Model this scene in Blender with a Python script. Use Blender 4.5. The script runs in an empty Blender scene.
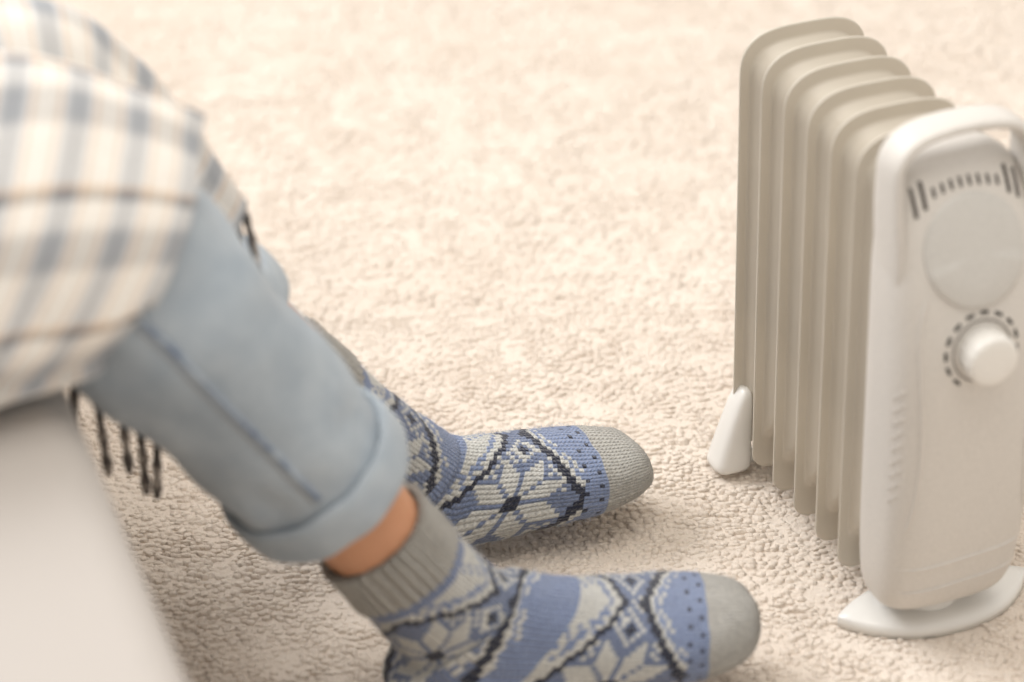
import bpy, bmesh, math, random
import numpy as np
from mathutils import Vector, Matrix, noise

random.seed(7)
rng = np.random.default_rng(7)
PI = math.pi
scene = bpy.context.scene
COL = scene.collection

# ------------------------------------------------------------------ camera
CAM_H = 1.2456
PITCH, ROLL = math.radians(31.07), math.radians(-1.54)
cp, sp = math.cos(PITCH), math.sin(PITCH)
FW = Vector((0, cp, -sp)); R0 = Vector((1, 0, 0)); U0 = Vector((0, sp, cp))
RT = R0 * math.cos(ROLL) + U0 * math.sin(ROLL)
UP = -R0 * math.sin(ROLL) + U0 * math.cos(ROLL)
cam_d = bpy.data.cameras.new('camera')
cam = bpy.data.objects.new('camera', cam_d); COL.objects.link(cam)
cam_d.sensor_width = 36.0; cam_d.lens = 100.0
cam_d.clip_start = 0.05; cam_d.clip_end = 60
cam.matrix_world = Matrix(((RT.x, UP.x, -FW.x, 0), (RT.y, UP.y, -FW.y, 0), (RT.z, UP.z, -FW.z, CAM_H), (0, 0, 0, 1)))
cam_d.dof.use_dof = True
cam_d.dof.focus_distance = 2.16
cam_d.dof.aperture_fstop = 2.8
scene.camera = cam

# ------------------------------------------------------------------ world, lights, exposure
world = bpy.data.worlds.new('room_light'); scene.world = world
world.use_nodes = True
bg = world.node_tree.nodes['Background']
bg.inputs['Color'].default_value = (1.0, 0.94, 0.87, 1)
bg.inputs['Strength'].default_value = 0.74

def area(name, loc, target, size, size_y, power, color):
    l = bpy.data.lights.new(name, 'AREA'); l.shape = 'RECTANGLE'
    l.size = size; l.size_y = size_y; l.energy = power; l.color = color
    o = bpy.data.objects.new(name, l); COL.objects.link(o)
    o.location = loc
    d = Vector(target) - Vector(loc)
    o.rotation_euler = d.to_track_quat('-Z', 'Y').to_euler()
    return o
area('window_daylight', (-2.9, 3.15, 3.5), (0.0, 1.8, 0.1), 2.8, 2.2, 186, (0.98, 0.985, 1.0))
area('overhead_fill', (0.35, 1.35, 2.9), (0.30, 1.35, 0.0), 2.0, 2.0, 39, (1.0, 0.95, 0.88))  # soft overhead fill, added to lift the shaded carpet; no known lamp there

scene.view_settings.view_transform = 'Standard'
scene.view_settings.look = 'None'
scene.view_settings.gamma = 1.0
scene.view_settings.use_curve_mapping = False
scene.view_settings.exposure = 0.0

# ------------------------------------------------------------------ helpers
def tag(o, label=None, cat=None, group=None, kind=None):
    if label: o['label'] = label
    if cat: o['category'] = cat
    if group: o['group'] = group
    if kind: o['kind'] = kind
    return o

def empty(name, loc=(0, 0, 0), rz=0):
    o = bpy.data.objects.new(name, None); COL.objects.link(o)
    o.location = loc; o.rotation_euler = (0, 0, rz)
    return o

def mesh_obj(name, verts, faces, mat, parent=None, smooth=True):
    me = bpy.data.meshes.new(name)
    me.from_pydata([tuple(v) for v in verts], [], faces)
    if smooth:
        me.polygons.foreach_set('use_smooth', [True] * len(me.polygons))
    me.materials.append(mat)
    me.update()
    o = bpy.data.objects.new(name, me); COL.objects.link(o)
    if parent: o.parent = parent
    return o

def fix_normals(o):
    bm = bmesh.new(); bm.from_mesh(o.data)
    bmesh.ops.recalc_face_normals(bm, faces=bm.faces)
    bm.to_mesh(o.data); bm.free()
    return o

def grid_faces(rows, cols, wrap):
    f = []
    cc = cols if wrap else cols - 1
    for i in range(rows - 1):
        for j in range(cc):
            j2 = (j + 1) % cols
            f.append((i * cols + j, i * cols + j2, (i + 1) * cols + j2, (i + 1) * cols + j))
    return f

def tube(path, radii, n=8, cap=True):
    """verts, faces of a tube along a list of Vectors"""
    path = [Vector(p) for p in path]
    V = []; m = len(path)
    ref = None
    for i, p in enumerate(path):
        t = (path[min(i + 1, m - 1)] - path[max(i - 1, 0)]).normalized()
        if ref is None:
            ref = Vector((0, 0, 1)) if abs(t.z) < 0.9 else Vector((1, 0, 0))
        a = (ref - t * ref.dot(t)).normalized(); b = t.cross(a); ref = a
        r = radii[i] if hasattr(radii, '__len__') else radii
        for k in range(n):
            w = 2 * PI * k / n
            V.append(p + (a * math.cos(w) + b * math.sin(w)) * r)
    F = grid_faces(m, n, True)
    if cap:
        F.append(tuple(range(n - 1, -1, -1))); F.append(tuple(range((m - 1) * n, m * n)))
    return V, F

def interp(x, xs, ys):
    return float(np.interp(x, xs, ys))

def smooth_interp(x, xs, ys):
    """Catmull-Rom through (xs, ys)"""
    k = int(np.clip(np.searchsorted(xs, x) - 1, 0, len(xs) - 2))
    t = (x - xs[k]) / (xs[k + 1] - xs[k]); t = min(max(t, 0), 1)
    def slope(i):
        if i <= 0: return (ys[1] - ys[0]) / (xs[1] - xs[0])
        if i >= len(xs) - 1: return (ys[-1] - ys[-2]) / (xs[-1] - xs[-2])
        return (ys[i + 1] - ys[i - 1]) / (xs[i + 1] - xs[i - 1])
    h = xs[k + 1] - xs[k]
    return ((2 * t**3 - 3 * t**2 + 1) * ys[k] + (t**3 - 2 * t**2 + t) * h * slope(k)
            + (-2 * t**3 + 3 * t**2) * ys[k + 1] + (t**3 - t**2) * h * slope(k + 1))

def bevel(o, w, seg=3):
    m = o.modifiers.new('bevel', 'BEVEL'); m.width = w; m.segments = seg; m.limit_method = 'ANGLE'
    return o

# ------------------------------------------------------------------ materials
def new_mat(name):
    m = bpy.data.materials.new(name); m.use_nodes = True
    nt = m.node_tree; return m, nt, nt.nodes['Principled BSDF']

class NB:
    def __init__(s, nt): s.nt = nt
    def n(s, typ, **kw):
        x = s.nt.nodes.new(typ)
        for k, v in kw.items(): setattr(x, k, v)
        return x
    def l(s, a, b): s.nt.links.new(a, b)
    def math(s, op, a, b=None, c=None):
        x = s.n('ShaderNodeMath', operation=op)
        for i, v in enumerate((a, b, c)):
            if v is None: continue
            if isinstance(v, (int, float)): x.inputs[i].default_value = v
            else: s.l(v, x.inputs[i])
        return x.outputs[0]
    def mix(s, fac, a, b, blend='MIX'):
        x = s.n('ShaderNodeMix', data_type='RGBA', blend_type=blend)
        for sock, v in ((x.inputs[0], fac), (x.inputs[6], a), (x.inputs[7], b)):
            if isinstance(v, (int, float)): sock.default_value = v
            elif isinstance(v, tuple): sock.default_value = (*v[:3], 1)
            else: s.l(v, sock)
        return x.outputs[2]
    def noise(s, vec, scale, detail=3, rough=0.5):
        x = s.n('ShaderNodeTexNoise'); x.inputs['Scale'].default_value = scale
        x.inputs['Detail'].default_value = detail; x.inputs['Roughness'].default_value = rough
        if vec is not None: s.l(vec, x.inputs['Vector'])
        return x.outputs['Fac']
    def ramp(s, fac, stops):
        x = s.n('ShaderNodeValToRGB'); e = x.color_ramp.elements
        while len(e) < len(stops): e.new(0.5)
        for el, (p, c) in zip(e, stops):
            el.position = p; el.color = (*c[:3], 1) if isinstance(c, tuple) else (c, c, c, 1)
        s.l(fac, x.inputs[0]); return x.outputs[0]
    def bump(s, h, strength, dist, bsdf, prev=None):
        x = s.n('ShaderNodeBump'); x.inputs['Strength'].default_value = strength
        x.inputs['Distance'].default_value = dist; s.l(h, x.inputs['Height'])
        if prev is not None: s.l(prev, x.inputs['Normal'])
        if bsdf is not None: s.l(x.outputs[0], bsdf.inputs['Normal'])
        return x.outputs[0]

def mat_plain(name, col, rough=0.45, spec=0.5, grain=0.0, gscale=300, sheen=0):
    m, nt, b = new_mat(name); N = NB(nt)
    tc = N.n('ShaderNodeTexCoord').outputs['Object']
    nz = N.noise(tc, gscale, 3)
    d = tuple(c * 0.93 for c in col); e = tuple(min(1, c * 1.05) for c in col)
    N.l(N.ramp(nz, [(0.3, d), (0.7, e)]), b.inputs['Base Color'])
    b.inputs['Roughness'].default_value = rough
    b.inputs['Specular IOR Level'].default_value = spec
    if sheen:
        b.inputs['Sheen Weight'].default_value = sheen
    if grain: N.bump(nz, grain, 0.001, b)
    return m

M_white = mat_plain('white_plastic', (0.645, 0.615, 0.575), 0.46, 0.45, 0.05, 700)
M_foot = mat_plain('white_gloss_plastic', (0.80, 0.785, 0.75), 0.25, 0.5, 0.0, 9)
M_knob = mat_plain('white_knob_plastic', (0.80, 0.78, 0.74), 0.33, 0.5, 0.02, 600)
M_disc = mat_plain('grey_badge_plastic', (0.575, 0.56, 0.53), 0.34, 0.45, 0.02, 600)
M_fin = mat_plain('cream_enamel', (0.60, 0.55, 0.47), 0.33, 0.5, 0.0, 8)
M_dark = mat_plain('dark_slot', (0.045, 0.035, 0.03), 0.6, 0.2, 0.0, 200)
M_gap = mat_plain('grey_gap', (0.16, 0.145, 0.13), 0.6, 0.2, 0.0, 200)
M_print = mat_plain('black_print', (0.03, 0.028, 0.026), 0.5, 0.3, 0.0, 200)
M_sofa = mat_plain('pale_upholstery', (0.48, 0.445, 0.415), 0.95, 0.1, 0.25, 420, 0.2)
M_thread = mat_plain('pale_stitching', (0.40, 0.41, 0.42), 0.9, 0.1, 0.1, 400)

def mat_carpet(name):
    m, nt, b = new_mat(name); N = NB(nt)
    tc = N.n('ShaderNodeTexCoord').outputs['Object']
    a = N.noise(tc, 9, 3); c = N.noise(tc, 330, 4, 0.7); e = N.noise(tc, 90, 3, 0.6)
    col = N.ramp(a, [(0.25, (0.84, 0.74, 0.64)), (0.75, (0.89, 0.80, 0.705))])
    col = N.mix(0.3, col, N.ramp(e, [(0.25, (0.80, 0.76, 0.72)), (0.7, (1, 1, 1))]), 'MULTIPLY')
    col = N.mix(0.5, col, N.ramp(c, [(0.25, (0.82, 0.78, 0.74)), (0.65, (1, 1, 1))]), 'MULTIPLY')
    N.l(col, b.inputs['Base Color'])
    b.inputs['Roughness'].default_value = 1.0
    b.inputs['Specular IOR Level'].default_value = 0.05
    b.inputs['Sheen Weight'].default_value = 0.25
    b.inputs['Sheen Roughness'].default_value = 0.6
    N.bump(c, 0.8, 0.003, b)
    return m
M_carpet = mat_carpet('cream_carpet_pile')

def mat_denim(name):
    m, nt, b = new_mat(name); N = NB(nt)
    tc = N.n('ShaderNodeTexCoord').outputs['Object']
    big = N.noise(tc, 7, 4, 0.6); mid = N.noise(tc, 45, 4, 0.6)
    uv = N.n('ShaderNodeTexCoord').outputs['UV']
    sx = N.n('ShaderNodeSeparateXYZ'); N.l(uv, sx.inputs[0])
    tw = N.math('SINE', N.math('MULTIPLY', N.math('ADD', sx.outputs[0], sx.outputs[1]), 2600.0))
    fine = N.noise(tc, 900, 2)
    base = N.ramp(big, [(0.3, (0.36, 0.42, 0.475)), (0.7, (0.50, 0.555, 0.60))])
    base = N.mix(0.55, base, N.ramp(mid, [(0.3, (0.75, 0.78, 0.82)), (0.7, (1.1, 1.08, 1.05))]), 'MULTIPLY')
    base = N.mix(0.30, base, N.ramp(fine, [(0.3, (0.6, 0.62, 0.68)), (0.7, (1.15, 1.12, 1.1))]), 'MULTIPLY')
    N.l(base, b.inputs['Base Color'])
    b.inputs['Roughness'].default_value = 0.92
    b.inputs['Specular IOR Level'].default_value = 0.15
    b.inputs['Sheen Weight'].default_value = 0.15
    p = N.bump(tw, 0.15, 0.0004, None)
    N.bump(mid, 0.35, 0.004, b, p)
    return m
M_denim = mat_denim('light_blue_denim')

def mat_seam(name):
    m, nt, b = new_mat(name); N = NB(nt)
    tc = N.n('ShaderNodeTexCoord').outputs['Object']
    a = N.noise(tc, 60, 3, 0.6)
    N.l(N.ramp(a, [(0.38, (0.14, 0.185, 0.28)), (0.62, (0.46, 0.52, 0.57))]), b.inputs['Base Color'])
    b.inputs['Roughness'].default_value = 0.95
    N.bump(a, 0.6, 0.003, b)
    return m
M_seam = mat_seam('worn_indigo_seam')

def mat_skin(name):
    m, nt, b = new_mat(name); N = NB(nt)
    tc = N.n('ShaderNodeTexCoord').outputs['Object']
    a = N.noise(tc, 22, 4); c = N.noise(tc, 500, 3)
    N.l(N.ramp(a, [(0.3, (0.60, 0.295, 0.165)), (0.7, (0.69, 0.36, 0.215))]), b.inputs['Base Color'])
    b.inputs['Roughness'].default_value = 0.5
    b.inputs['Subsurface Weight'].default_value = 0.12
    b.inputs['Subsurface Radius'].default_value = (0.012, 0.005, 0.003)
    N.bump(c, 0.12, 0.0006, b)
    return m
M_skin = mat_skin('warm_skin')

def mat_knit(name, rib=False):
    m, nt, b = new_mat(name); N = NB(nt)
    at = N.n('ShaderNodeAttribute', attribute_name='yarn')
    tc = N.n('ShaderNodeTexCoord')
    sx = N.n('ShaderNodeSeparateXYZ'); N.l(tc.outputs['UV'], sx.inputs[0])
    u, v = sx.outputs[0], sx.outputs[1]
    fu = N.math('FRACT', u)
    col_ridge = N.math('POWER', N.math('ABSOLUTE', N.math('SINE', N.math('MULTIPLY', u, PI))), 0.6)
    ch = N.math('ABSOLUTE', N.math('SUBTRACT', fu, 0.5))
    vv = N.math('ADD', v, N.math('MULTIPLY', ch, 1.1))
    row_ridge = N.math('ABSOLUTE', N.math('SINE', N.math('MULTIPLY', vv, PI)))
    h = N.math('ADD', N.math('MULTIPLY', col_ridge, 0.65), N.math('MULTIPLY', row_ridge, 0.35))
    heather = N.noise(tc.outputs['Object'], 480, 4, 0.75)
    fuzz = N.noise(tc.outputs['Object'], 1500, 2, 0.6)
    col = N.mix(0.75, at.outputs['Color'], N.ramp(heather, [(0.28, (0.52, 0.52, 0.54)), (0.5, (1.0, 1.0, 1.0)), (0.75, (1.35, 1.33, 1.28))]), 'MULTIPLY')
    N.l(col, b.inputs['Base Color'])
    b.inputs['Roughness'].default_value = 1.0
    b.inputs['Specular IOR Level'].default_value = 0.08
    b.inputs['Sheen Weight'].default_value = 0.35
    b.inputs['Sheen Roughness'].default_value = 0.5
    p = N.bump(h, 1.0, 0.0028, None)
    N.bump(fuzz, 0.5, 0.0008, b, p)
    return m
M_knit = mat_knit('wool_knit')
def mat_fuzz(name):
    m, nt, b = new_mat(name); N = NB(nt)
    at = N.n('ShaderNodeAttribute', attribute_name='yarn')
    N.l(N.mix(0.35, at.outputs['Color'], (0.75, 0.75, 0.75)), b.inputs['Base Color'])
    b.inputs['Roughness'].default_value = 1.0
    return m
M_fuzz = mat_fuzz('wool_fibre')

def mat_plaid(name):
    """woven checks: UV is in metres on the cloth"""
    m, nt, b = new_mat(name); N = NB(nt)
    tc = N.n('ShaderNodeTexCoord')
    sx = N.n('ShaderNodeSeparateXYZ'); N.l(tc.outputs['UV'], sx.inputs[0])
    u, v = sx.outputs[0], sx.outputs[1]
    def bands(x, period, stops):
        f = N.math('FRACT', N.math('DIVIDE', x, period))
        r = N.ramp(f, stops)
        r.node.color_ramp.interpolation = 'LINEAR'
        return r
    cream = (0.92, 0.86, 0.77); grey = (0.36, 0.375, 0.40); dark = (0.16, 0.15, 0.155); tan = (0.70, 0.47, 0.29); white = (0.93, 0.91, 0.875)
    su = bands(u, 0.038, [(0.0, cream), (0.14, cream), (0.20, tan), (0.25, white), (0.36, grey), (0.62, grey), (0.72, white), (0.77, tan), (0.84, cream), (1.0, cream)])
    sv = bands(v, 0.085, [(0.0, white), (0.30, white), (0.38, grey), (0.58, grey), (0.66, white), (0.80, white), (0.83, dark), (0.87, dark), (0.90, tan), (0.94, white), (1.0, white)])
    col = N.mix(0.46, su, sv)
    wv = N.noise(tc.outputs['Object'], 420, 3, 0.7)
    col = N.mix(0.5, col, N.ramp(wv, [(0.3, (0.78, 0.78, 0.78)), (0.65, (1.1, 1.1, 1.1))]), 'MULTIPLY')
    N.l(col, b.inputs['Base Color'])
    b.inputs['Roughness'].default_value = 1.0
    b.inputs['Specular IOR Level'].default_value = 0.05
    b.inputs['Sheen Weight'].default_value = 0.2
    wx = N.math('SINE', N.math('MULTIPLY', u, 2400.0)); wy = N.math('SINE', N.math('MULTIPLY', v, 2400.0))
    p = N.bump(N.math('MULTIPLY', wx, wy), 0.3, 0.0008, None)
    N.bump(wv, 0.5, 0.002, b, p)
    return m
M_plaid = mat_plaid('plaid_wool')

def mat_tassel(name):
    m, nt, b = new_mat(name); N = NB(nt)
    tc = N.n('ShaderNodeTexCoord').outputs['Object']
    a = N.noise(tc, 120, 3, 0.6)
    N.l(N.ramp(a, [(0.38, (0.095, 0.085, 0.08)), (0.52, (0.17, 0.15, 0.14)), (0.64, (0.55, 0.5, 0.45))]), b.inputs['Base Color'])
    b.inputs['Roughness'].default_value = 1.0
    N.bump(a, 0.5, 0.002, b)
    return m
M_tassel = mat_tassel('dark_fringe_yarn')

# ------------------------------------------------------------------ floor with carpet pile
GZ = 0.010      # top of the carpet pile
def build_floor():
    fl = mesh_obj('floor', [(-3, -1, GZ - 0.0040), (3, -1, GZ - 0.0040), (3, 6, GZ - 0.0040), (-3, 6, GZ - 0.0040)], [(0, 1, 2, 3)], M_carpet, None, False)
    tag(fl, 'cream carpeted floor under the heater and the feet', 'floor', kind='structure')
    # cut pile: every tuft a small leaning dome, finer where the picture is sharp
    def vnoise(x, y, sc, seed):
        r = np.random.default_rng(seed); T = r.random((256, 256))
        fx, fy = x * sc, y * sc
        ix, iy = np.floor(fx).astype(int), np.floor(fy).astype(int)
        tx, ty = fx - ix, fy - iy
        tx = tx * tx * (3 - 2 * tx); ty = ty * ty * (3 - 2 * ty)
        g = lambda a, b: T[a % 256, b % 256]
        return (g(ix, iy) * (1 - tx) + g(ix + 1, iy) * tx) * (1 - ty) + (g(ix, iy + 1) * (1 - tx) + g(ix + 1, iy + 1) * tx) * ty
    P = []; SP = []
    for (x0, x1, y0, y1, sp_) in ((-0.50, 0.62, 1.40, 2.10, 0.0050), (-0.62, 0.72, 2.10, 2.50, 0.0066), (-0.66, 0.76, 2.50, 2.95, 0.0070), (-0.75, 0.85, 2.95, 3.30, 0.012),
                                  (-1.3, -0.50, 1.00, 2.10, 0.013), (0.62, 1.4, 1.00, 2.10, 0.013), (-0.50, 0.62, 1.00, 1.40, 0.009),
                                  (-1.7, -0.75, 2.10, 3.30, 0.016), (0.85, 1.8, 2.10, 3.30, 0.016), (-2.2, 2.2, 3.30, 5.98, 0.020)):
        gx, gy = np.meshgrid(np.arange(x0, x1, sp_), np.arange(y0, y1, sp_))
        gx = gx + (np.arange(gx.shape[0]) % 2)[:, None] * sp_ / 2
        q = np.stack([gx.ravel(), gy.ravel()], -1) + (rng.random((gx.size, 2)) - .5) * sp_ * 1.1
        P.append(q); SP.append(np.full(len(q), sp_))
    P = np.concatenate(P); SP = np.concatenate(SP); nT = len(P)
    NS = 5
    size = SP * (0.85 + 0.45 * rng.random(nT))
    clump = vnoise(P[:, 0], P[:, 1], 55, 5); wide = vnoise(P[:, 0], P[:, 1], 12, 6)
    height = 0.0085 * (0.66 + 0.26 * rng.random(nT) + 0.34 * np.clip(1.5 - (P[:, 1] - 1.9), .35, 1) * (clump - .5) + 0.12 * (wide - .5))
    la = 6.28 * vnoise(P[:, 0], P[:, 1], 30, 7) + 1.5 * (rng.random(nT) - .5)
    lean = np.stack([np.cos(la), np.sin(la)], -1) * (0.0022 * (0.4 + rng.random(nT)))[:, None]
    rot = rng.random(nT) * 6.28; squash = 0.95 + 0.5 * rng.random(nT)
    V = np.zeros((nT, NS * 3 + 1, 3), dtype=np.float32)
    for k, (rr, hh) in enumerate(((0.62, 0.0), (0.74, 0.55), (0.50, 0.90))):
        for m in range(NS):
            w = rot + 2 * PI * m / NS + 0.3 * k
            wob = 0.85 + 0.3 * rng.random(nT)
            V[:, k * NS + m, 0] = P[:, 0] + np.cos(w) * size * rr * wob * squash + lean[:, 0] * hh
            V[:, k * NS + m, 1] = P[:, 1] + np.sin(w) * size * rr * wob / squash + lean[:, 1] * hh
            V[:, k * NS + m, 2] = GZ - 0.009 + height * hh + (0.0008 * (rng.random(nT) - .5) if k else 0)
    V[:, -1, 0] = P[:, 0] + lean[:, 0] * 1.2; V[:, -1, 1] = P[:, 1] + lean[:, 1] * 1.2; V[:, -1, 2] = GZ - 0.009 + height
    loc = []
    for k in range(2):
        for m in range(NS):
            a, b = k * NS + m, k * NS + (m + 1) % NS
            loc += [(a, b, b + NS), (a, b + NS, a + NS)]
    for m in range(NS): loc.append((2 * NS + m, 2 * NS + (m + 1) % NS, 3 * NS))
    Fq = (np.arange(nT)[:, None, None] * (NS * 3 + 1) + np.array(loc)[None]).reshape(-1, 3)
    V = V.reshape(-1, 3)
    me = bpy.data.meshes.new('carpet_pile')
    me.vertices.add(len(V)); me.vertices.foreach_set('co', V.astype(np.float32).ravel())
    me.loops.add(Fq.size); me.loops.foreach_set('vertex_index', Fq.astype(np.int32).ravel())
    me.polygons.add(len(Fq)); me.polygons.foreach_set('loop_start', np.arange(0, Fq.size, 3, dtype=np.int32))
    me.polygons.foreach_set('use_smooth', np.ones(len(Fq), dtype=bool))
    me.update(calc_edges=True)
    me.materials.append(M_carpet)
    o = bpy.data.objects.new('carpet_pile', me); COL.objects.link(o); o.parent = fl
    o['kind'] = 'stuff'
build_floor()
wl = mesh_obj('wall_back', [(-3, 6, -0.012), (3, 6, -0.012), (3, 6, 3.2), (-3, 6, 3.2), (-3, 6.1, -0.012), (3, 6.1, -0.012), (3, 6.1, 3.2), (-3, 6.1, 3.2)],
              [(0, 1, 2, 3), (5, 4, 7, 6), (3, 2, 6, 7), (0, 3, 7, 4), (1, 5, 6, 2)], mat_plain('wall_paint', (0.8, 0.78, 0.75), 0.8, 0.2, 0.05, 60), None, False)
tag(wl, 'plain pale wall far behind the heater', 'wall', kind='structure')

# ------------------------------------------------------------------ oil radiator (local: x = width, y = towards its front is -y, z up)
HS = 0.036
YAW = math.radians(20.4)
heater = empty('oil_radiator', (6.03 * HS, 52.06 * HS, 0), YAW)
tag(heater, 'cream finned oil radiator with a white control panel on the carpet', 'heater')
def hv(u, d, z): return Vector((u, -d, z))       # d = distance from the rear fin towards the front

FW_, FZ0, FZS, FZT = 0.0505, 0.0266, 0.352, 0.379   # half width, bottom, shoulder, crown
def fin_outline(n_side=26):
    pts = []
    r = 0.013
    # bottom, from right to left, then up the left side, over the top, down the right side
    for k in range(7):
        w = -PI / 2 * k / 6
        pts.append((FW_ - r + r * math.cos(w), FZ0 + r + r * math.sin(w)))
    for k in range(7):
        w = -PI / 2 - PI / 2 * k / 6
        pts.append((-FW_ + r + r * math.cos(w), FZ0 + r + r * math.sin(w)))
    for k in range(1, n_side):
        pts.append((-FW_, FZ0 + r + (FZS - 0.01 - FZ0 - r) * k / n_side))
    for k in range(33):
        w = PI - PI * k / 32
        c, s = math.cos(w), math.sin(w)
        pts.append((FW_ * math.copysign(abs(c) ** (2 / 3.4), c), FZS - 0.008 + (FZT - FZS + 0.008) * abs(s) ** (2 / 2.6)))
    for k in range(n_side - 1, 0, -1):
        pts.append((FW_, FZ0 + r + (FZS - 0.01 - FZ0 - r) * k / n_side))
    return pts

def build_fin_mesh():
    out = fin_outline(); n = len(out)
    # relief: rings from the rim inwards towards a vertical core line
    V = []; F = []
    T = 0.0009
    prof = [(0.0, 0.0), (0.02, 0.0), (0.12, 0.0), (0.14, 0.0), (0.16, 0.0016), (0.205, 0.0075), (0.26, 0.0128), (0.32, 0.0147), (0.40, 0.0151), (0.55, 0.0152), (0.80, 0.0150), (1.0, 0.0150)]
    def core(p):
        u, z = p
        zc = min(max(z, 0.19), 0.305)
        return (0.0, zc)
    def ring(t, h, side):
        res = []
        for (u, z) in out:
            cu, cz = core((u, z))
            res.append(hv(u + (cu - u) * t, side * (T + h), z + (cz - z) * t))
        return res
    idx = {}
    for side in (1, -1):
        for k, (t, h) in enumerate(prof):
            idx[(side, k)] = len(V); V += ring(min(t, 0.985), h, side)
    for side in (1, -1):
        for k in range(len(prof) - 1):
            a, b = idx[(side, k)], idx[(side, k + 1)]
            for j in range(n):
                j2 = (j + 1) % n
                q = (a + j, a + j2, b + j2, b + j)
                F.append(q if side == 1 else q[::-1])
        a = idx[(side, len(prof) - 1)]
        q = tuple(a + j for j in range(n))
        F.append(q if side == 1 else q[::-1])
    a, b = idx[(1, 0)], idx[(-1, 0)]
    for j in range(n):
        j2 = (j + 1) % n
        F.append((a + j2, a + j, b + j, b + j2))
    return V, F
fv, ff = build_fin_mesh()
fin0 = fix_normals(mesh_obj('fin', fv, ff, M_fin, heater))
for k in range(1, 6):
    o = fin0.copy(); COL.objects.link(o); o.parent = heater
    o.location = hv(0, k * HS, 0)
for zc in (0.095, 0.325):
    v, f = tube([hv(0, -0.012, zc), hv(0, -0.006, zc), hv(0, 0.215, zc)], [0.008, 0.012, 0.012], 20)
    fix_normals(mesh_obj('oil_pipe', v, f, M_fin, heater))

# control housing: front surface function
HN = 3.3
zs_f = [0.026, 0.031, 0.042, 0.065, 0.12, 0.20, 0.25, 0.30, 0.333, 0.357, 0.370, 0.377]
df = [0.236, 0.250, 0.262, 0.270, 0.276, 0.278, 0.276, 0.266, 0.2545, 0.243, 0.233, 0.223]
wf = [0.034, 0.043, 0.0495, 0.0535, 0.0555, 0.0560, 0.0560, 0.0550, 0.0520, 0.0470, 0.0425, 0.034]
D_BACK = 0.198
def hd_front(z): return smooth_interp(z, zs_f, df)
def hd_w(z): return smooth_interp(z, zs_f, wf)
def surf(u, z):
    w = hd_w(z); dfz = hd_front(z); dc = (dfz + D_BACK) / 2; h = (dfz - D_BACK) / 2
    x = min(abs(u / w), 0.9999)
    return dc + h * (1 - x ** HN) ** (1 / HN)
def build_housing():
    V = []; n = 96
    zz = []
    for a, b in zip(zs_f[:-1], zs_f[1:]):
        m = max(3, int((b - a) / 0.008))
        zz += [a + (b - a) * k / m for k in range(m)]
    zz.append(zs_f[-1])
    for z in zz:
        w = hd_w(z); dfz = hd_front(z); dc = (dfz + D_BACK) / 2; h = (dfz - D_BACK) / 2
        for k in range(n):
            t = 2 * PI * k / n; c, s = math.cos(t), math.sin(t)
            V.append(hv(w * math.copysign(abs(c) ** (2 / HN), c), dc + h * math.copysign(abs(s) ** (2 / HN), s), z))
    rows = len(zz)
    F = grid_faces(rows, n, True)
    # softly closed ends
    for (base, zoff) in ((0, -0.002), ((rows - 1) * n, 0.002)):
        ring = list(range(base, base + n)); c = sum((V[i] for i in ring), Vector()) / n
        st = len(V)
        for i in ring: V.append(c + (V[i] - c) * 0.85 + Vector((0, 0, zoff)))
        for j in range(n): F.append((base + j, base + (j + 1) % n, st + (j + 1) % n, st + j))
        F.append(tuple(range(st, st + n)))
    o = fix_normals(mesh_obj('control_housing', V, F, M_white, heater))
    return o
housing = build_housing()

# handle: arch that runs on down both sides as a rim
def build_handle():
    path = [(-0.0505, 0.262), (-0.0505, 0.29), (-0.0505, 0.32), (-0.0505, 0.35), (-0.0500, 0.372)]
    for k in range(1, 9):
        w = PI - PI / 2 * k / 9
        path.append((-0.022 + 0.028 * math.cos(w), 0.376 + 0.0250 * math.sin(w)))
    path += [(-0.02, 0.4018), (-0.008, 0.4030)]
    path = path + [(-u, z) for (u, z) in reversed(path)]
    V = []; n = 20; m = len(path)
    for i, (u, z) in enumerate(path):
        a = path[max(i - 1, 0)]; b = path[min(i + 1, m - 1)]
        t = Vector((b[0] - a[0], b[1] - a[1])).normalized(); nu, nz = -t.y, t.x
        s = interp(z, [0.262, 0.30, 0.35, 0.41], [0.30, 0.9, 1, .95])
        half_t = 0.0047 * s
        dfr = min(surf(min(abs(u), 0.046), min(z, 0.36)) - 0.002, 0.262) if z < 0.36 else 0.246
        dfr = interp(z, [0.262, 0.30, 0.33, 0.36, 0.41], [0.262, 0.256, 0.250, 0.245, 0.2405])
        dfr -= 0.010 * min(1, max(0, (0.318 - z) / 0.04))
        dbk = interp(z, [0.262, 0.33, 0.41], [0.225, 0.212, 0.212])
        dc, hd = (dfr + dbk) / 2, (dfr - dbk) / 2
        for k in range(n):
            w = 2 * PI * k / n; c, sn = math.cos(w), math.sin(w)
            e1 = math.copysign(abs(c) ** 0.72, c) * half_t; e2 = math.copysign(abs(sn) ** 0.72, sn) * hd
            V.append(hv(u + nu * e1, dc + e2, z + nz * e1))
    F = grid_faces(m, n, True) + [tuple(range(n)), tuple(range((m - 1) * n, m * n))]
    return fix_normals(mesh_obj('handle', V, F, M_white, heater))
build_handle()

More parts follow.
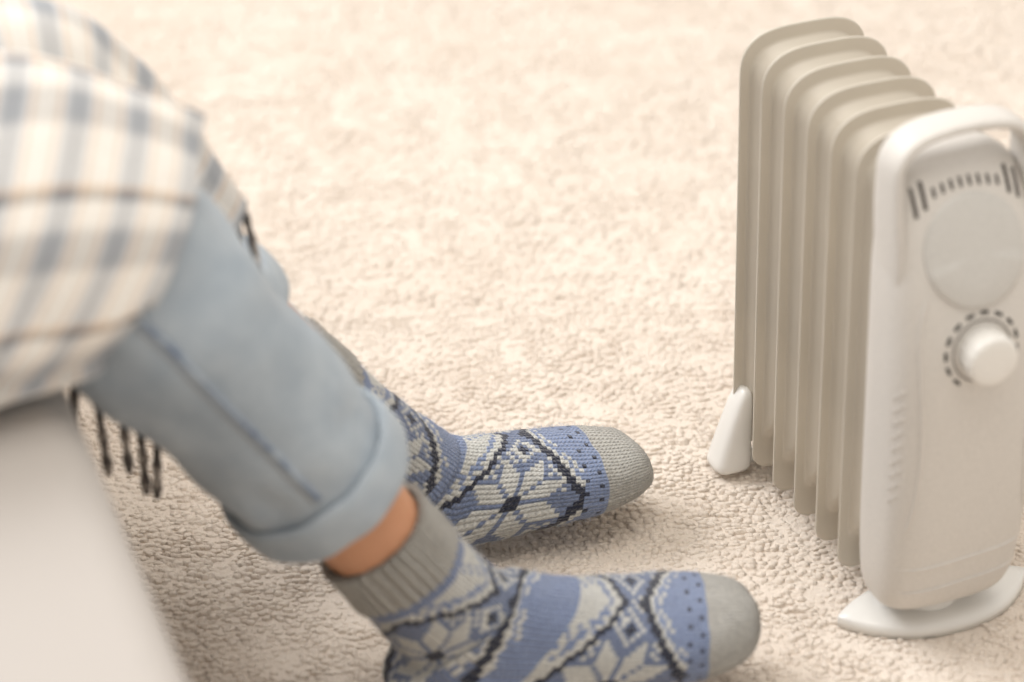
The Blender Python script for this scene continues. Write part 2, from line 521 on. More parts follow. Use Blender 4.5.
# round badge disc on the sloping top of the panel
def on_front(u, z, off=0.0): return hv(u, surf(u, z) + off, z)
def build_disc():
    V = []; F = []; n = 64
    cu, cz = 0.0, 0.322
    rings = [(0.0, .0020), (0.5, .0020), (0.90, .0019), (0.97, .0014), (1.0, .0003), (1.02, -.002)]
    V.append(on_front(cu, cz, .0020))
    for (t, off) in rings[1:]:
        for k in range(n):
            w = 2 * PI * k / n; c, s = math.cos(w), math.sin(w)
            ru = 0.0375; rz = 0.0365 if s > 0 else 0.037
            V.append(on_front(cu + ru * t * c, cz + rz * t * s, off * (1.7 if s < -.2 else 1.0)))
    for j in range(n): F.append((0, 1 + j, 1 + (j + 1) % n))
    for r in range(len(rings) - 2):
        for j in range(n):
            a, b = 1 + r * n + j, 1 + r * n + (j + 1) % n
            F.append((a, a + n, b + n, b))
    return fix_normals(mesh_obj('badge_disc', V, F, M_disc, heater))
build_disc()

# ventilation slots
def slot(u, z0, z1, w, name='vent_slot'):
    V = []; m = 5
    for i in range(m):
        z = z0 + (z1 - z0) * i / (m - 1)
        for (du, off) in ((-w, -.002), (-w, .0004), (w, .0004), (w, -.002)):
            V.append(hv(u + du, surf(u, z) + off, z))
    F = grid_faces(m, 4, True) + [(0, 1, 2, 3), ((m - 1) * 4, (m - 1) * 4 + 1, (m - 1) * 4 + 2, (m - 1) * 4 + 3)]
    fix_normals(mesh_obj(name, V, F, M_dark, heater, False))
for u, a, b in ((-0.0375, 0.3475, 0.3645), (-0.0310, 0.352, 0.368), (0.0310, 0.352, 0.368), (0.0375, 0.3475, 0.3645)):
    slot(u, a, b, 0.0014)
for k in range(8):
    u = -0.0235 + 0.047 * k / 7
    zc = 0.3645 - 6.0 * u * u
    slot(u, zc - 0.0028, zc + 0.0028, 0.0011)

# engraved lines
def groove(pts, r=0.0015, name='groove'):
    path = [on_front(u, z, 0.0) for (u, z) in pts]
    m = len(path)
    v, f = tube(path, [r * min(1, 0.1 + 0.25 * min(i, m - 1 - i)) for i in range(m)], 6); fix_normals(mesh_obj(name, v, f, M_white, heater))
groove([(-0.049 + 0.098 * k / 24, 0.0795 + 0.0065 * math.sin(PI * (k / 24) * 0.55)) for k in range(25)])
groove([(-0.047 + 0.094 * k / 24, 0.0575 + 0.0065 * math.sin(PI * (k / 24) * 0.55)) for k in range(25)])
cv = [(-0.036, 0.300), (-0.041, 0.285), (-0.0435, 0.265), (-0.043, 0.24), (-0.0415, 0.21), (-0.0405, 0.18), (-0.0415, 0.15), (-0.044, 0.125), (-0.0475, 0.108)]
fine = [(smooth_interp(t, list(range(len(cv))), [p[0] for p in cv]), smooth_interp(t, list(range(len(cv))), [p[1] for p in cv])) for t in np.linspace(0, len(cv) - 1, 40)]
groove(fine); groove([(-u, z) for (u, z) in fine])
for k in range(9):
    z = 0.135 + k * 0.0105
    path = []
    for t in np.linspace(0, 1, 6):
        w, dfz = hd_w(z), hd_front(z); a_ = math.radians(164 - 16 * t); c, sn = math.cos(a_), math.sin(a_)
        path.append(hv(w * math.copysign(abs(c) ** (2 / HN), c), (dfz + D_BACK) / 2 + (dfz - D_BACK) / 2 * abs(sn) ** (2 / HN), z + 0.010 * t))
    v, f = tube(path, 0.0006, 6); fix_normals(mesh_obj('grip_rib', v, f, M_white, heater))

# thermostat knob, dark gap and printed dashes
KU, KZ = 0.0, 0.2545
KD = surf(0, KZ)
def lathe_d(prof, name, mat, parent, n=64, flute=0):
    V = []
    for (r, d) in prof:
        for k in range(n):
            w = 2 * PI * k / n
            rr = r * (1 + (flute * math.cos(w * 16) if 0.4 < r / 0.021 else 0))
            V.append(hv(KU + rr * math.cos(w), KD + d, KZ + rr * math.sin(w)))
    F = grid_faces(len(prof), n, True) + [tuple(range(n)), tuple(range((len(prof) - 1) * n, len(prof) * n))]
    return fix_normals(mesh_obj(name, V, F, mat, parent))
knob = lathe_d([(0.0185, -0.006), (0.0185, 0.011), (0.0182, 0.0150), (0.0172, 0.0170), (0.0155, 0.0178), (0.008, 0.0180)], 'thermostat_knob', M_knob, heater, 96, 0.008)
GV = []
for (r, off) in ((0.0212, -.003), (0.0212, .0003), (0.0223, .0003), (0.0223, -.003)):
    for k in range(64):
        w = 2 * PI * k / 64; GV.append(on_front(KU + r * math.cos(w), KZ + r * math.sin(w), off))
fix_normals(mesh_obj('dial_gap', GV, grid_faces(4, 64, True), M_gap, heater))
for k in range(11):
    w0 = math.radians(232 - k * 23.5)
    V = []; m = 6
    for i in range(m):
        w = w0 - math.radians(13) * i / (m - 1)
        for (r, off) in ((0.0258, -.001), (0.0258, .0005), (0.0280, .0005), (0.0280, -.001)):
            u, z = KU + r * math.cos(w), KZ + r * math.sin(w)
            V.append(hv(u, surf(u, z) + off, z))
    F = grid_faces(m, 4, True) + [(0, 1, 2, 3), tuple(range((m - 1) * 4, m * 4))]
    fix_normals(mesh_obj('dial_dash', V, F, M_print, heater, False))

# front foot: a crescent plate under the housing
def build_front_foot():
    V = []; n = 40
    def outline(k):
        t = -1 + 2 * k / n
        u = 0.008 + 0.0765 * t
        dF = 0.2585 - 0.034 * abs(t) ** 2.3
        dB = 0.190 + 0.022 * abs(t) ** 2
        e = math.sqrt(max(0, 1 - abs(t) ** 10))
        mid = (dF + dB) / 2
        return u, mid + (dF - mid) * max(e, .12), mid + (dB - mid) * max(e, .12), 0.0125 - 0.004 * t * t
    sec = [(0, 0.0), (0, .6), (.06, .86), (.15, 1.0), (.85, 1.0), (.94, .86), (1, .6), (1, 0.0)]
    for k in range(n + 1):
        u, a, b, h = outline(k)
        for (s, hh) in sec:
            V.append(hv(u, a + (b - a) * s, GZ - 0.003 + h * hh))
    m = len(sec)
    F = grid_faces(n + 1, m, True) + [tuple(range(m)), tuple(range(n * m, (n + 1) * m))]
    o = fix_normals(mesh_obj('front_foot', V, F, M_foot, heater))
build_front_foot()
v, f = tube([hv(0, 0.222, 0.008), hv(0, 0.222, 0.03)], 0.022, 24); fix_normals(mesh_obj('foot_neck', v, f, M_foot, heater))

# rear feet: rounded wedges to both sides of the rear fin, joined by a bar
def build_rear_foot(sg):
    V = []; n = 28
    lev = [(0.013, .92), (0.016, 1.0), (0.020, 1), (0.035, 1), (0.055, 1), (0.068, 1), (0.075, .93), (0.079, .75), (0.081, .4)]
    for (z, sc) in lev:
        t = max(0, min(1, (z - 0.010) / 0.069))
        uo = -0.0715 + 0.0225 * t ** 1.15; ui = -0.040 + 0.002 * t
        uc, hu = (uo + ui) / 2, (ui - uo) / 2 * sc
        dc = 0.003; hd = (0.0165 - 0.006 * t) * sc
        for k in range(n):
            w = 2 * PI * k / n; c, s = math.cos(w), math.sin(w)
            V.append(hv(sg * (-1) * (uc + hu * math.copysign(abs(c) ** .6, c)) * -1, dc + hd * math.copysign(abs(s) ** .6, s), z))
    F = grid_faces(len(lev), n, True) + [tuple(range(n)), tuple(range((len(lev) - 1) * n, len(lev) * n))]
    fix_normals(mesh_obj('rear_foot', V, F, M_foot, heater))
build_rear_foot(1); build_rear_foot(-1)
v, f = tube([hv(-0.045, 0.003, 0.016), hv(0.045, 0.003, 0.016)], 0.006, 12); fix_normals(mesh_obj('foot_bar', v, f, M_foot, heater))

# ------------------------------------------------------------------ sofa
F_ = Vector((0.947, 0.323, 0)).normalized(); E_ = Vector((-F_.y, F_.x, 0))
KN = Vector((-0.249, 1.500, 0.42))
def lap(f, e, z): return Vector((KN.x, KN.y, 0)) + F_ * f + E_ * e + Vector((0, 0, z))
SEAT_Z = 0.350
# the front edge of the seat passes through (-0.270, 1.438)
EDGE_F = (Vector((-0.262, 1.440, 0)) - Vector((KN.x, KN.y, 0))).dot(F_)
sofa = empty('sofa', lap(EDGE_F - 0.35, 0.1, 0), math.atan2(F_.y, F_.x))
tag(sofa, 'pale beige upholstered sofa seat under the plaid blanket', 'sofa')
def rbox(name, x0, x1, y0, y1, z0, z1, mat, parent, bw):
    v = [(x, y, z) for z in (z0, z1) for y in (y0, y1) for x in (x0, x1)]
    f = [(0, 2, 3, 1), (4, 5, 7, 6), (0, 1, 5, 4), (2, 6, 7, 3), (0, 4, 6, 2), (1, 3, 7, 5)]
    o = mesh_obj(name, v, f, mat, parent, True); bevel(o, bw, 5); return o
rbox('seat_cushion', -0.36, 0.352, -0.85, 0.75, 0.215, SEAT_Z, M_sofa, sofa, 0.03)
rbox('base', -0.38, 0.315, -0.85, 0.75, 0.055, 0.214, M_sofa, sofa, 0.015)
for x in (-0.33, 0.26):
    for y in (-0.78, 0.68):
        rbox('leg', x, x + 0.04, y, y + 0.04, GZ - .004, 0.0555, M_dark, sofa, 0.004)

# ------------------------------------------------------------------ person: legs
KF = Vector((-0.283, 1.620, 0.397))
class Foot: pass
def foot_frame(origin, yaw, scale, knee, mirror, lift):
    ft = Foot()
    ft.o = Vector(origin); ft.x = Vector((math.cos(yaw), math.sin(yaw), 0)); ft.y = Vector((-math.sin(yaw), math.cos(yaw), 0))
    ft.s = scale; ft.m = mirror
    ft.xf = ft.x * math.cos(lift) + Vector((0, 0, math.sin(lift))); ft.zf = Vector((0, 0, math.cos(lift))) - ft.x * math.sin(lift)
    ft.P = lambda x, y, z: ft.o + ft.x * 0.03 * scale + (ft.xf * (x - 0.03) + ft.y * y + ft.zf * z) * scale
    ft.ank = ft.P(0.055 if mirror > 0 else 0.062, 0, 0.064)
    ft.L = (knee - ft.ank).normalized(); ft.knee = knee
    ft.Pf = (ft.x - ft.L * ft.x.dot(ft.L)).normalized(); ft.S = ft.L.cross(ft.Pf)
    return ft
FT_N = foot_frame((-0.094, 1.566, GZ), math.radians(1.5), 1.075, KN, 1, math.radians(8))
FT_F = foot_frame((-0.132, 1.724, GZ), math.radians(21), 1.0, KF, -1, math.radians(6.5))

def foot_sections(ft, shrink=0.0):
    legtop = 0.102 if ft is FT_N else 0.165
    k1, k2, k3 = legtop * .72, legtop * .44, legtop * .19
    """list of (top, bottom, side*halfwidth) from the leg down to the toes"""
    sec = []
    for t, rf, rb, rs in ((legtop, .040, .040, .0375), (k1, .040, .041, .0365), (k2, .041, .042, .0355), (k3, .044, .043, .0355), (0.0, .0475, .045, .0365)):
        c = ft.ank + ft.L * t
        sec.append((c + ft.Pf * (rf - shrink), c - ft.Pf * (rb - shrink), ft.S * (rs - shrink)))
    for tx, tz, bx, bz, hw in ((.106, .0845, .002, .030, .0360), (.120, .0785, .012, .006, .0360), (.135, .0735, .044, .0, .0370), (.154, .067, .090, .0, .0400),
                               (.175, .060, .140, .0, .0440), (.196, .053, .178, .0, .0465), (.214, .047, .203, .000, .0445), (.229, .042, .222, .002, .0400), (.2385, .0365, .2350, .0055, .0325), (.2440, .0310, .2425, .0100, .0235), (.2468, .0255, .2462, .0150, .0125), (.2475, .0218, .2474, .0185, .004)):
        sh = 0.0 if bx < 0.02 else 0.010 * ((bx - .02) / .22) ** 2
        yy = sh * ft.m
        top = ft.P(tx, yy, tz); bot = ft.P(bx, yy * .9, bz); d = (top - bot).normalized() * shrink
        sec.append((top - d, bot + d, ft.y * (hw * ft.s - shrink)))
    return sec

def cr(p0, p1, p2, p3, t):
    return 0.5 * ((2 * p1) + (p2 - p0) * t + (2 * p0 - 5 * p1 + 4 * p2 - p3) * t * t + (3 * p1 - p0 - 3 * p2 + p3) * t ** 3)
def sample_sections(sec, rows):
    dense = []
    n = len(sec)
    for i in range(n - 1):
        for k in range(16):
            t = k / 16
            dense.append([cr(sec[max(i - 1, 0)][c], sec[i][c], sec[i + 1][c], sec[min(i + 2, n - 1)][c], t) for c in range(3)])
    dense.append(list(sec[-1]))
    # arc length: mostly dorsal, some of the mid line
    L = [0.0]
    for a, b in zip(dense[:-1], dense[1:]):
        L.append(L[-1] + 0.7 * (b[0] - a[0]).length + 0.3 * ((b[0] + b[1]) / 2 - (a[0] + a[1]) / 2).length)
    out = []
    for r in range(rows + 1):
        s = L[-1] * r / rows
        k = min(max(int(np.searchsorted(L, s)) - 1, 0), len(dense) - 2)
        t = (s - L[k]) / max(L[k + 1] - L[k], 1e-9)
        out.append([dense[k][c].lerp(dense[k + 1][c], t) for c in range(3)])
    return out

NST = 72
ROWS = 100
BLUE = (0.245, 0.305, 0.475); MID = (0.195, 0.24, 0.37); WHITE = (0.66, 0.655, 0.62); BLACK = (0.028, 0.032, 0.055); GREY = (0.47, 0.455, 0.42)
R_CUFF, R_TOE = 14, 85
def stitch(row, col, phase):
    if row < R_CUFF: return GREY
    if row >= R_TOE: return GREY
    c = (col + phase) % 36 - 18              # circumference, 0 = middle of the star
    ac = abs(c + 0.5)
    j = (col * 7919 + row * 104729) % 97
    if row in (80, 83) and (col + (2 if row == 83 else 0)) % 4 == 0: return BLACK
    for cen in (31, 66):
        r = row - cen
        half = 3.0 + 10.5 * max(0, 1 - ac / 17.5)
        zig = half
        if -14 <= r <= 13:
            if r < -zig - 0.5:                # white band on the heel side
                if abs(r + zig + 3.2) < 0.6 and ac > 6: return BLUE
                return WHITE if j > 9 else BLUE
            if abs(r + zig) < 1.1: return BLACK
            if abs(r - zig) < 1.1: return BLACK
            if r > zig:
                q = r - zig
                if 1.0 <= q < 2.2: return WHITE
                if 3.4 <= q < 4.4 and ac > 7: return WHITE if (col + row) % 3 else BLUE
                return BLUE
            # inside the diamond: star
            a, b = abs(r), abs(int(math.floor(c + 0.5)))
            mx, mn = max(a, b), min(a, b)
            if mx <= 1: return BLACK
            if 1 <= mn <= 4 and 1 <= mx - mn <= 5: return WHITE
            ax = ac - 12.5
            if abs(ax) + a <= 1.6: return BLACK
            if 2.4 <= abs(ax) + a <= 3.4 and mx > 8: return WHITE
            if mn >= 6 and (row + col) % 2 == 0: return WHITE
            if mx >= 9 and j < 12: return WHITE
            return MID
    return BLUE

def build_sock(ft, parent, phase):
    rows = sample_sections(foot_sections(ft), ROWS)
    NA = NST * 2
    def ring(sec, infl=0.0, rib=0.0):
        top, bot, side = sec
        c = (top + bot) / 2; h = (top - bot) / 2
        pts = []
        hl = h.length; hn = h.normalized() if hl > 1e-6 else Vector((0, 0, 1)); sl = side.length; sn = side.normalized()
        for k in range(NA):
            w = 2 * PI * k / NA
            co, si = math.cos(w), math.sin(w)
            ex = 0.92 if co > 0 else 0.80
            e = infl + (rib if (k // 2) % 2 == 0 else -rib)
            pts.append(c + hn * math.copysign(abs(co) ** ex, co) * (hl + e) + sn * math.copysign(abs(si) ** 0.92, si) * (sl + e))
        return pts
    def part(name, r0, r1, par, infl=0.0, rib=0.0, close=False, lip=False):
        V = []
        rr = list(range(r0, r1 + 1))
        if lip: V += ring(rows[r0], infl - 0.004, 0); V += ring(rows[r0], infl - 0.001, rib)
        for r in rr:
            V += ring(rows[r], infl, rib)
        nr = len(V) // NA
        F = []; cols = []; uvs = []
        off = nr - len(rr)
        for i in range(nr - 1):
            row = rr[max(0, i - off)]
            for j in range(NA):
                j2 = (j + 1) % NA
                F.append((i * NA + j, (i + 1) * NA + j, (i + 1) * NA + j2, i * NA + j2))
                cols.append(stitch(row, j // 2, phase))
                uvs.append((j / 2, row))
        if close:
            F.append(tuple((nr - 1) * NA + j for j in range(NA))); cols.append(GREY); uvs.append(None)
        # a little hand-knit unevenness
        for i in range(len(V)):
            p = V[i]; V[i] = p + Vector((noise.noise(p * 60), noise.noise(p * 60 + Vector((9, 0, 0))), noise.noise(p * 60 + Vector((0, 9, 0))))) * 0.0012
        o = mesh_obj(name, V, F, M_knit, par)
        me = o.data
        ca = me.color_attributes.new('yarn', 'FLOAT_COLOR', 'CORNER')
        uvl = me.uv_layers.new(name='UVMap')
        cb = []; ub = []
        for p, c, q in zip(me.polygons, cols, uvs):
            for li in range(p.loop_total):
                cb += [c[0], c[1], c[2], 1.0]
            if q is None: ub += [0, 0] * p.loop_total
            else:
                u, v = q
                ub += [u, v, u, v + 1, u + .5, v + 1, u + .5, v]
        ca.data.foreach_set('color', cb)
        uvl.data.foreach_set('uv', ub)
        return o
    fuzz_rows = {}
    s = part('sock', R_CUFF, R_TOE, parent)
    # loose wool fibres standing off the knit
    FV = []; FF = []; FC = []
    for k in range(7000):
        r = random.uniform(R_CUFF, ROWS - 3); a_ = random.random() * NA; i0 = int(r); j0 = int(a_)
        base = fuzz_rows.setdefault(i0, ring(rows[i0]))[j0]
        cen = (rows[i0][0] + rows[i0][1]) / 2
        nrm = (base - cen).normalized()
        nrm = (nrm + Vector((random.uniform(-1, 1), random.uniform(-1, 1), random.uniform(-1, 1))) * 1.1).normalized()
        ln = random.uniform(0.0015, 0.0042); sd = nrm.cross(Vector((random.uniform(-1, 1), random.uniform(-1, 1), 0.3))).normalized() * 0.00011
        b0 = base + Vector((random.uniform(-1, 1), random.uniform(-1, 1), random.uniform(-1, 1))) * 0.0012
        n0 = len(FV); bend = Vector((random.uniform(-1, 1), random.uniform(-1, 1), random.uniform(-1, .4))) * 0.001
        FV += [b0 - sd, b0 + sd, b0 + nrm * ln * .55 + sd, b0 + nrm * ln * .55 - sd, b0 + nrm * ln + bend]
        FF += [(n0, n0 + 1, n0 + 2, n0 + 3), (n0 + 3, n0 + 2, n0 + 4)]
        c = stitch(i0, j0 // 2, phase); FC += [c] * 7
    fz = mesh_obj('wool_fuzz', FV, FF, M_fuzz, s); fz['kind'] = 'stuff'
    ca = fz.data.color_attributes.new('yarn', 'FLOAT_COLOR', 'CORNER'); ca.data.foreach_set('color', [x for c in FC for x in (c[0], c[1], c[2], 1.0)])
    part('ribbed_cuff', 0, R_CUFF, s, 0.0012, 0.0011, lip=True)
    part('sock_toe', R_TOE, ROWS, s, close=True)
    return s

# body: one continuous mesh grown over a skeleton
def build_body():
    bm_v = []; rad = []; ed = []
    def add(p, r, link=None):
        bm_v.append(tuple(p)); rad.append(r)
        if link is not None: ed.append((link, len(bm_v) - 1))
        return len(bm_v) - 1
    pel = add(lap(-0.47, 0.08, 0.452), 0.085)
    for ft, kn, e in ((FT_N, KN, 0.0), (FT_F, KF, 0.15)):
        hip = add(lap(-0.40, e, 0.43), 0.075, pel)
        th = add(Vector(lap(-0.18, e, 0.424)), 0.066, hip)
        k = add(kn + Vector((0, 0, -0.008)), 0.052, th)
        a1 = add(kn.lerp(ft.ank, 0.30), 0.050, k)
        a2 = add(kn.lerp(ft.ank, 0.62), 0.040, a1)
        a3 = add(kn.lerp(ft.ank, 0.78), 0.0395, a2)
        a4 = add(ft.ank, 0.027, a3)
        hl = add(ft.P(0.045, 0, 0.040), 0.018, a4)
        m1 = add(ft.P(0.12, 0, 0.034), 0.020, a4)
        m2 = add(ft.P(0.185, 0, 0.023), 0.015, m1)
        add(ft.P(0.220, 0.006 * ft.m, 0.020), 0.009, m2)
    me = bpy.data.meshes.new('person'); me.from_pydata(bm_v, ed, []); me.update()
    o = bpy.data.objects.new('person', me); COL.objects.link(o)
    sk = o.modifiers.new('skin', 'SKIN'); sk.use_smooth_shade = True
    for i, r in enumerate(rad):
        me.skin_vertices[0].data[i].radius = (r, r)
    me.skin_vertices[0].data[0].use_root = True
    ss = o.modifiers.new('sub', 'SUBSURF'); ss.levels = 2; ss.render_levels = 2
    dg = bpy.context.evaluated_depsgraph_get()
    m2 = bpy.data.meshes.new_from_object(o.evaluated_get(dg))
    o.modifiers.clear(); o.data = m2
    m2.materials.clear(); m2.materials.append(M_skin)
    m2.polygons.foreach_set('use_smooth', [True] * len(m2.polygons))
    return o
person = build_body()
tag(person, 'seated person in rolled light jeans and patterned blue wool socks, legs stretched to the heater', 'person')
build_sock(FT_N, person, 3)
build_sock(FT_F, person, 34)

# jeans
def leg_path(ft, kn, e, end_t):
    hip = lap(-0.44, e, 0.447); th = lap(-0.2, e, 0.437)
    # control points: centre, radius front/back, radius side
    end = ft.ank + ft.L * end_t
    q = 1.0 if ft is FT_N else 0.88
    pts = [(hip, .088), (lap(-0.32, e, 0.442), .083), (th, .077), (lap(-0.09, e, 0.434), .0735 * q), (kn + F_ * -0.015 + Vector((0, 0, 0.003 if q == 1 else 0.012)), .0715 * q), (kn.lerp(end, 0.18), .0715 * q), (kn.lerp(end, 0.42), .070 * q), (kn.lerp(end, 0.70), .0640 * q), (end + ft.L * 0.030, .0600 * q), (end, .0590 * q)]
    return pts
def rings_along(pts, rows, n, disp, side_ref):
    dense = []
    m = len(pts)
    for i in range(m - 1):
        for k in range(12):
            t = k / 12
            dense.append((cr(pts[max(i - 1, 0)][0], pts[i][0], pts[i + 1][0], pts[min(i + 2, m - 1)][0], t), pts[i][1] + (pts[i + 1][1] - pts[i][1]) * t))
    dense.append(pts[-1])
    L = [0.0]
    for a, b in zip(dense[:-1], dense[1:]): L.append(L[-1] + (b[0] - a[0]).length)
    C = []
    for r in range(rows + 1):
        s = L[-1] * r / rows; k = min(max(int(np.searchsorted(L, s)) - 1, 0), len(dense) - 2)
        t = (s - L[k]) / max(L[k + 1] - L[k], 1e-9)
        C.append((dense[k][0].lerp(dense[k + 1][0], t), dense[k][1] + (dense[k + 1][1] - dense[k][1]) * t, s))
    V = []; frames = []
    for i, (c, r, s) in enumerate(C):
        t = (C[min(i + 1, rows)][0] - C[max(i - 1, 0)][0]).normalized()
        up = Vector((0, 0, 1)); f = (up - t * up.dot(t)).normalized(); sd = t.cross(f)
        frames.append((c, f, sd, r))
        for k in range(n):
            w = 2 * PI * k / n
            d = f * math.cos(w) + sd * math.sin(w)
            p = c + d * r
            V.append(p + d * disp(p, w, s / L[-1], s))
    return V, frames, L[-1]
def denim_disp(seed):
    o = Vector((seed, seed * 2, 0))
    def g(p, w, t, s):
        q = noise.noise(p * 11 + o) * 0.008 + noise.noise(p * 28 + o) * 0.003
        # soft folds that run round the leg below and behind the knee
        k = math.exp(-((t - 0.52) / 0.10) ** 2)
        q += k * 0.005 * math.sin(s * 150 + 2.2 * math.cos(w + 0.5) + 2 * noise.noise(p * 14))
        # long soft fold down the shin
        q += (0.0035 * math.cos(2 * w + 0.8 + s * 5) + 0.0035 * math.cos(5 * w + 9 * s + 1.5 * noise.noise(p * 7)) * max(0, 1 - (t - .45) * 2.2)) * min(1, max(0, (t - 0.45) * 5))
        # bunching over the turned-up cuff
        k2 = math.exp(-((t - 0.955) / 0.03) ** 2)
        q += k2 * 0.0025 * math.sin(5 * w + 4 * noise.noise(p * 20))
        return q
    return g
def with_uv(o, rows, n, len_s, circ):
    uvl = o.data.uv_layers.new(name='UVMap'); buf = []
    for p in o.data.polygons:
        for v in p.vertices:
            i, j = divmod(v, n) if v < (rows + 1) * n else (0, 0)
            buf += [j / n * circ, i / rows * len_s]
    uvl.data.foreach_set('uv', buf)
NJ, RJ = 72, 120
jeansV = []; jeansF = []; jdata = []
for ft, kn, e, endt, seed in ((FT_N, KN, 0.0, 0.177, 3), (FT_F, KF, 0.15, 0.256, 8)):
    V, fr, ln = rings_along(leg_path(ft, kn, e, endt), RJ, NJ, denim_disp(seed), None)
    b = len(jeansV); jeansV += V
    jeansF += [tuple(i + b for i in q) for q in grid_faces(RJ + 1, NJ, True)]
    jeansF.append(tuple(range(b, b + NJ)))
    jdata.append((V, fr, ft, ln, seed))
jeans = mesh_obj('jeans', jeansV, jeansF, M_denim, person)
uvl = jeans.data.uv_layers.new(name='UVMap'); buf = []
for p in jeans.data.polygons:
    for v in p.vertices:
        i, j = divmod(v % ((RJ + 1) * NJ), NJ); buf += [j / NJ * 0.4, i / RJ * 0.8]
uvl.data.foreach_set('uv', buf)
fix_normals(jeans)
for V, fr, ft, ln, seed in jdata:
    # turned-up cuff: folded band, thicker than the leg, open end with a lip
    W = 0.027
    t_ax = -ft.L
    c0, f0, s0, r0 = fr[-1]
    prof = [(0.004, -0.002), (-0.001, 0.0035), (-0.0015, 0.0062), (0.002, 0.0078), (0.010, 0.0085), (0.020, 0.0082), (0.0275, 0.0075), (0.0300, 0.0055), (0.0300, 0.0025), (0.027, 0.0005), (0.015, -0.0005), (-0.01, -0.003)]
    CV = []
    for (ax, rr) in prof:
        for k in range(NJ):
            w = 2 * PI * k / NJ
            d = f0 * math.cos(w) + s0 * math.sin(w)
            p = c0 + d * r0
            base = V[RJ * NJ + k]
            wob = noise.noise(d * 2.2 + Vector((seed, 0, 0))) * 0.0025
            CV.append(base + t_ax * (ax - 0.006 + wob * 1.5) + d * (rr + wob * .5))
    CF = grid_faces(len(prof), NJ, True)
    cuff = fix_normals(mesh_obj('cuff', CV, CF, M_denim, jeans))
    with_uv(cuff, len(prof) - 1, NJ, 0.06, 0.4)
    # raised side seam
    for kk in ((int(NJ * 0.25),) if ft is FT_N else (int(NJ * 0.75),)):
        path = []
        for i in range(34, RJ - 2):
            c, f0_, s0_, r_ = fr[i]
            p = V[i * NJ + kk]; d = (p - c).normalized()
            path.append(p + d * (0.0002 + 0.0007 * math.sin(i * 1.3) ** 2))
        v, f = tube(path, [0.0022] * len(path), 8)
        sm = fix_normals(mesh_obj('side_seam', v, f, M_seam, jeans))
        path2 = []
        for i in range(34, RJ - 2):
            c, f0_, s0_, r_ = fr[i]
            p = V[i * NJ + kk].lerp(V[i * NJ + kk + 1], 0.8); d = (p - c).normalized()
            path2.append(p + d * 0.0002)
        v, f = tube(path2, 0.0008, 6)
        mesh_obj('stitching', v, f, M_thread, jeans)

# ------------------------------------------------------------------ plaid blanket over the lap
blanket = empty('plaid_blanket', lap(-0.2, 0.05, SEAT_Z))
tag(blanket, 'cream and grey plaid wool blanket with dark fringe draped over the knees', 'blanket')
# control net in lap coordinates (f forward, e away from the camera, z up); rows across the lap, columns hips -> hem
NET = [
    [(-.62, -.075, .362), (-.42, -.070, .362), (-.24, -.065, .362), (-.12, -.062, .362), (-.075, -.060, .362), (-.045, -.058, .362)],
    [(-.62, -.108, .384), (-.42, -.098, .381), (-.24, -.090, .380), (-.10, -.086, .380), (-.045, -.082, .380), (-.018, -.075, .380)],
    [(-.62, -.118, .43), (-.42, -.108, .428), (-.24, -.098, .425), (-.08, -.092, .422), (-.015, -.087, .416), (.012, -.080, .412)],
    [(-.62, -.095, .50), (-.42, -.085, .495), (-.24, -.075, .485), (-.06, -.070, .476), (.010, -.066, .464), (.045, -.060, .452)],
    [(-.62, -.03, .548), (-.42, -.025, .54), (-.24, -.02, .530), (-.05, -.015, .528), (.026, -.012, .503), (.066, -.010, .476)],
    [(-.62, .025, .550), (-.42, .025, .544), (-.24, .025, .538), (-.05, .026, .536), (.030, .024, .505), (.068, .016, .472)],
    [(-.62, .060, .51), (-.42, .060, .50), (-.24, .055, .485), (-.05, .050, .470), (.005, .050, .440), (-.010, .052, .318)],
    [(-.62, .085, .50), (-.42, .085, .49), (-.24, .080, .475), (-.05, .070, .455), (.004, .062, .390), (.014, .058, .292)],
    [(-.62, .12, .54), (-.42, .12, .535), (-.24, .11, .520), (-.03, .088, .495), (.040, .076, .420), (.045, .066, .258)],
    [(-.62, .17, .57), (-.42, .17, .565), (-.24, .15, .550), (-.02, .120, .524), (.052, .100, .474), (.108, .080, .372)],
    [(-.62, .23, .555), (-.42, .23, .545), (-.24, .20, .530), (-.02, .165, .502), (.056, .145, .462), (.106, .125, .352)],
    [(-.62, .29, .47), (-.42, .29, .46), (-.24, .26, .45), (-.02, .220, .43), (.055, .205, .39), (.090, .190, .320)],
    [(-.62, .31, .38), (-.42, .31, .375), (-.24, .28, .37), (-.03, .240, .366), (.04, .225, .315), (.070, .210, .265)],
]
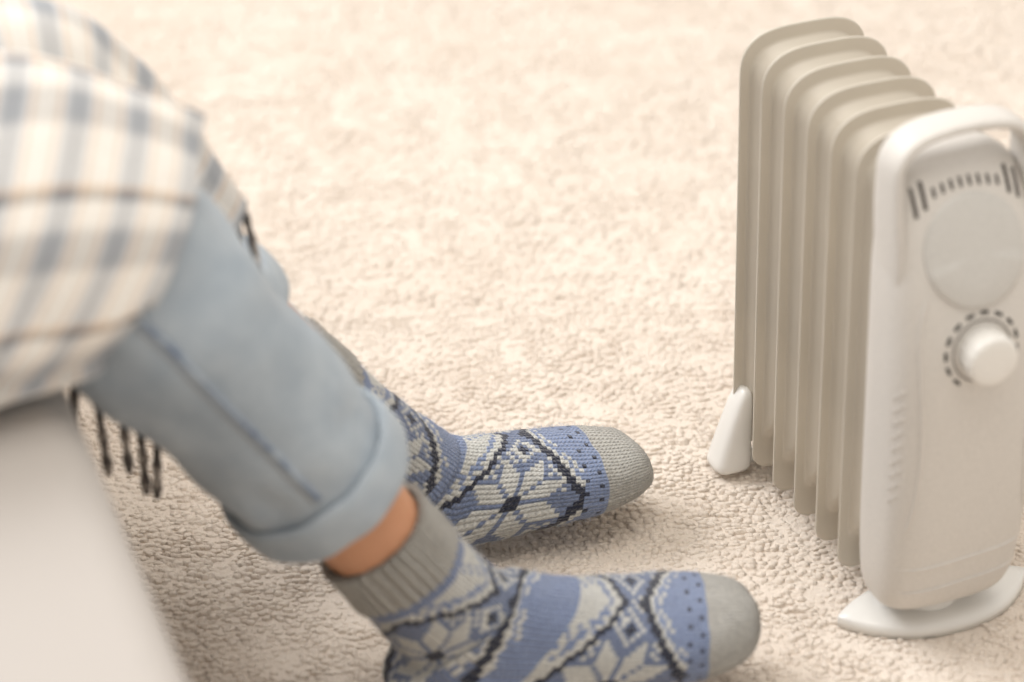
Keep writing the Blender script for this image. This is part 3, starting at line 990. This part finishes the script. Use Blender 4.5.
def build_blanket():
    A = np.array([[list(lap(*p)) for p in row] for row in NET])      # rows q, cols p
    def up(A, n, axis):
        A = np.moveaxis(A, axis, 0); m = len(A); out = []
        for i in range(m - 1):
            for k in range(n):
                t = k / n
                out.append(cr(A[max(i - 1, 0)], A[i], A[i + 1], A[min(i + 2, m - 1)], t))
        out.append(A[-1]); return np.moveaxis(np.array(out), 0, axis)
    G = up(up(A, 12, 0), 14, 1)
    nq, npp = G.shape[:2]
    # cloth coordinates in metres
    UU = np.concatenate([np.zeros((nq, 1)), np.cumsum(np.linalg.norm(np.diff(G, axis=1), axis=2), axis=1)], axis=1)
    hem = UU[:, -1].copy(); cut = 5 * 12
    for i in range(nq):
        UU[i] -= hem[i] if i <= cut else UU[i, 28] - (UU[cut, 28])
    UU += 2.0
    vv = np.concatenate([[0], np.cumsum(np.linalg.norm(np.diff(G[:, 2 * 14], axis=0), axis=1))])
    V = []
    for i in range(nq):
        for j in range(npp):
            p = Vector(G[i, j])
            a = Vector(G[min(i + 1, nq - 1), j]) - Vector(G[max(i - 1, 0), j]); b = Vector(G[i, min(j + 1, npp - 1)]) - Vector(G[i, max(j - 1, 0)])
            nrm = b.cross(a); nrm = nrm.normalized() if nrm.length > 1e-9 else Vector((0, 0, 1))
            if nrm.z < 0 and i > 12: nrm = -nrm
            d = noise.noise(p * 12) * 0.005 + noise.noise(p * 30 + Vector((4, 0, 0))) * 0.002 + 0.002
            V.append(p + nrm * d)
    F = grid_faces(nq, npp, False)
    o = mesh_obj('cloth', V, F, M_plaid, blanket)
    o.matrix_parent_inverse = Matrix.Translation(-blanket.location)
    uvl = o.data.uv_layers.new(name='UVMap'); buf = []
    for p in o.data.polygons:
        for v in p.vertices:
            i, j = divmod(v, npp); buf += [UU[i, j], vv[i]]
    uvl.data.foreach_set('uv', buf)
    sol = o.modifiers.new('thickness', 'SOLIDIFY'); sol.thickness = 0.004; sol.offset = 0.0
    # fringe along the hanging hem
    q0, q1 = int(6.2 * 12), nq - 6
    k = 0
    q = q0
    while q < q1:
        p = Vector(V[q * npp + npp - 1]); pr = Vector(V[q * npp + npp - 5])
        d = (p - pr).normalized()
        ln = random.uniform(0.068, 0.088)
        path = [p - d * 0.004]
        dirv = (d * 0.5 + Vector((0, 0, -1)) * 0.8).normalized()
        sway = Vector((random.uniform(-.1, .1), random.uniform(-.1, .1), 0))
        m = 9; radii = []
        for i in range(m):
            t = i / (m - 1)
            dd = (dirv * (1 - t) + Vector((0, 0, -1)) * t + sway).normalized()
            path.append(path[-1] + dd * ln / m)
        for i in range(len(path)):
            radii.append(0.0028 + 0.0007 * math.sin(i * 2.4) if i not in (len(path) - 2,) else 0.0038)
        radii[0] = 0.0018; radii[-1] = 0.0022
        v, f = tube(path, radii, 8)
        t_ = mesh_obj('tassel', v, f, M_tassel, blanket)
        t_.matrix_parent_inverse = Matrix.Translation(-blanket.location)
        q += 5 if q < 8.4 * 12 else 6
build_blanket()
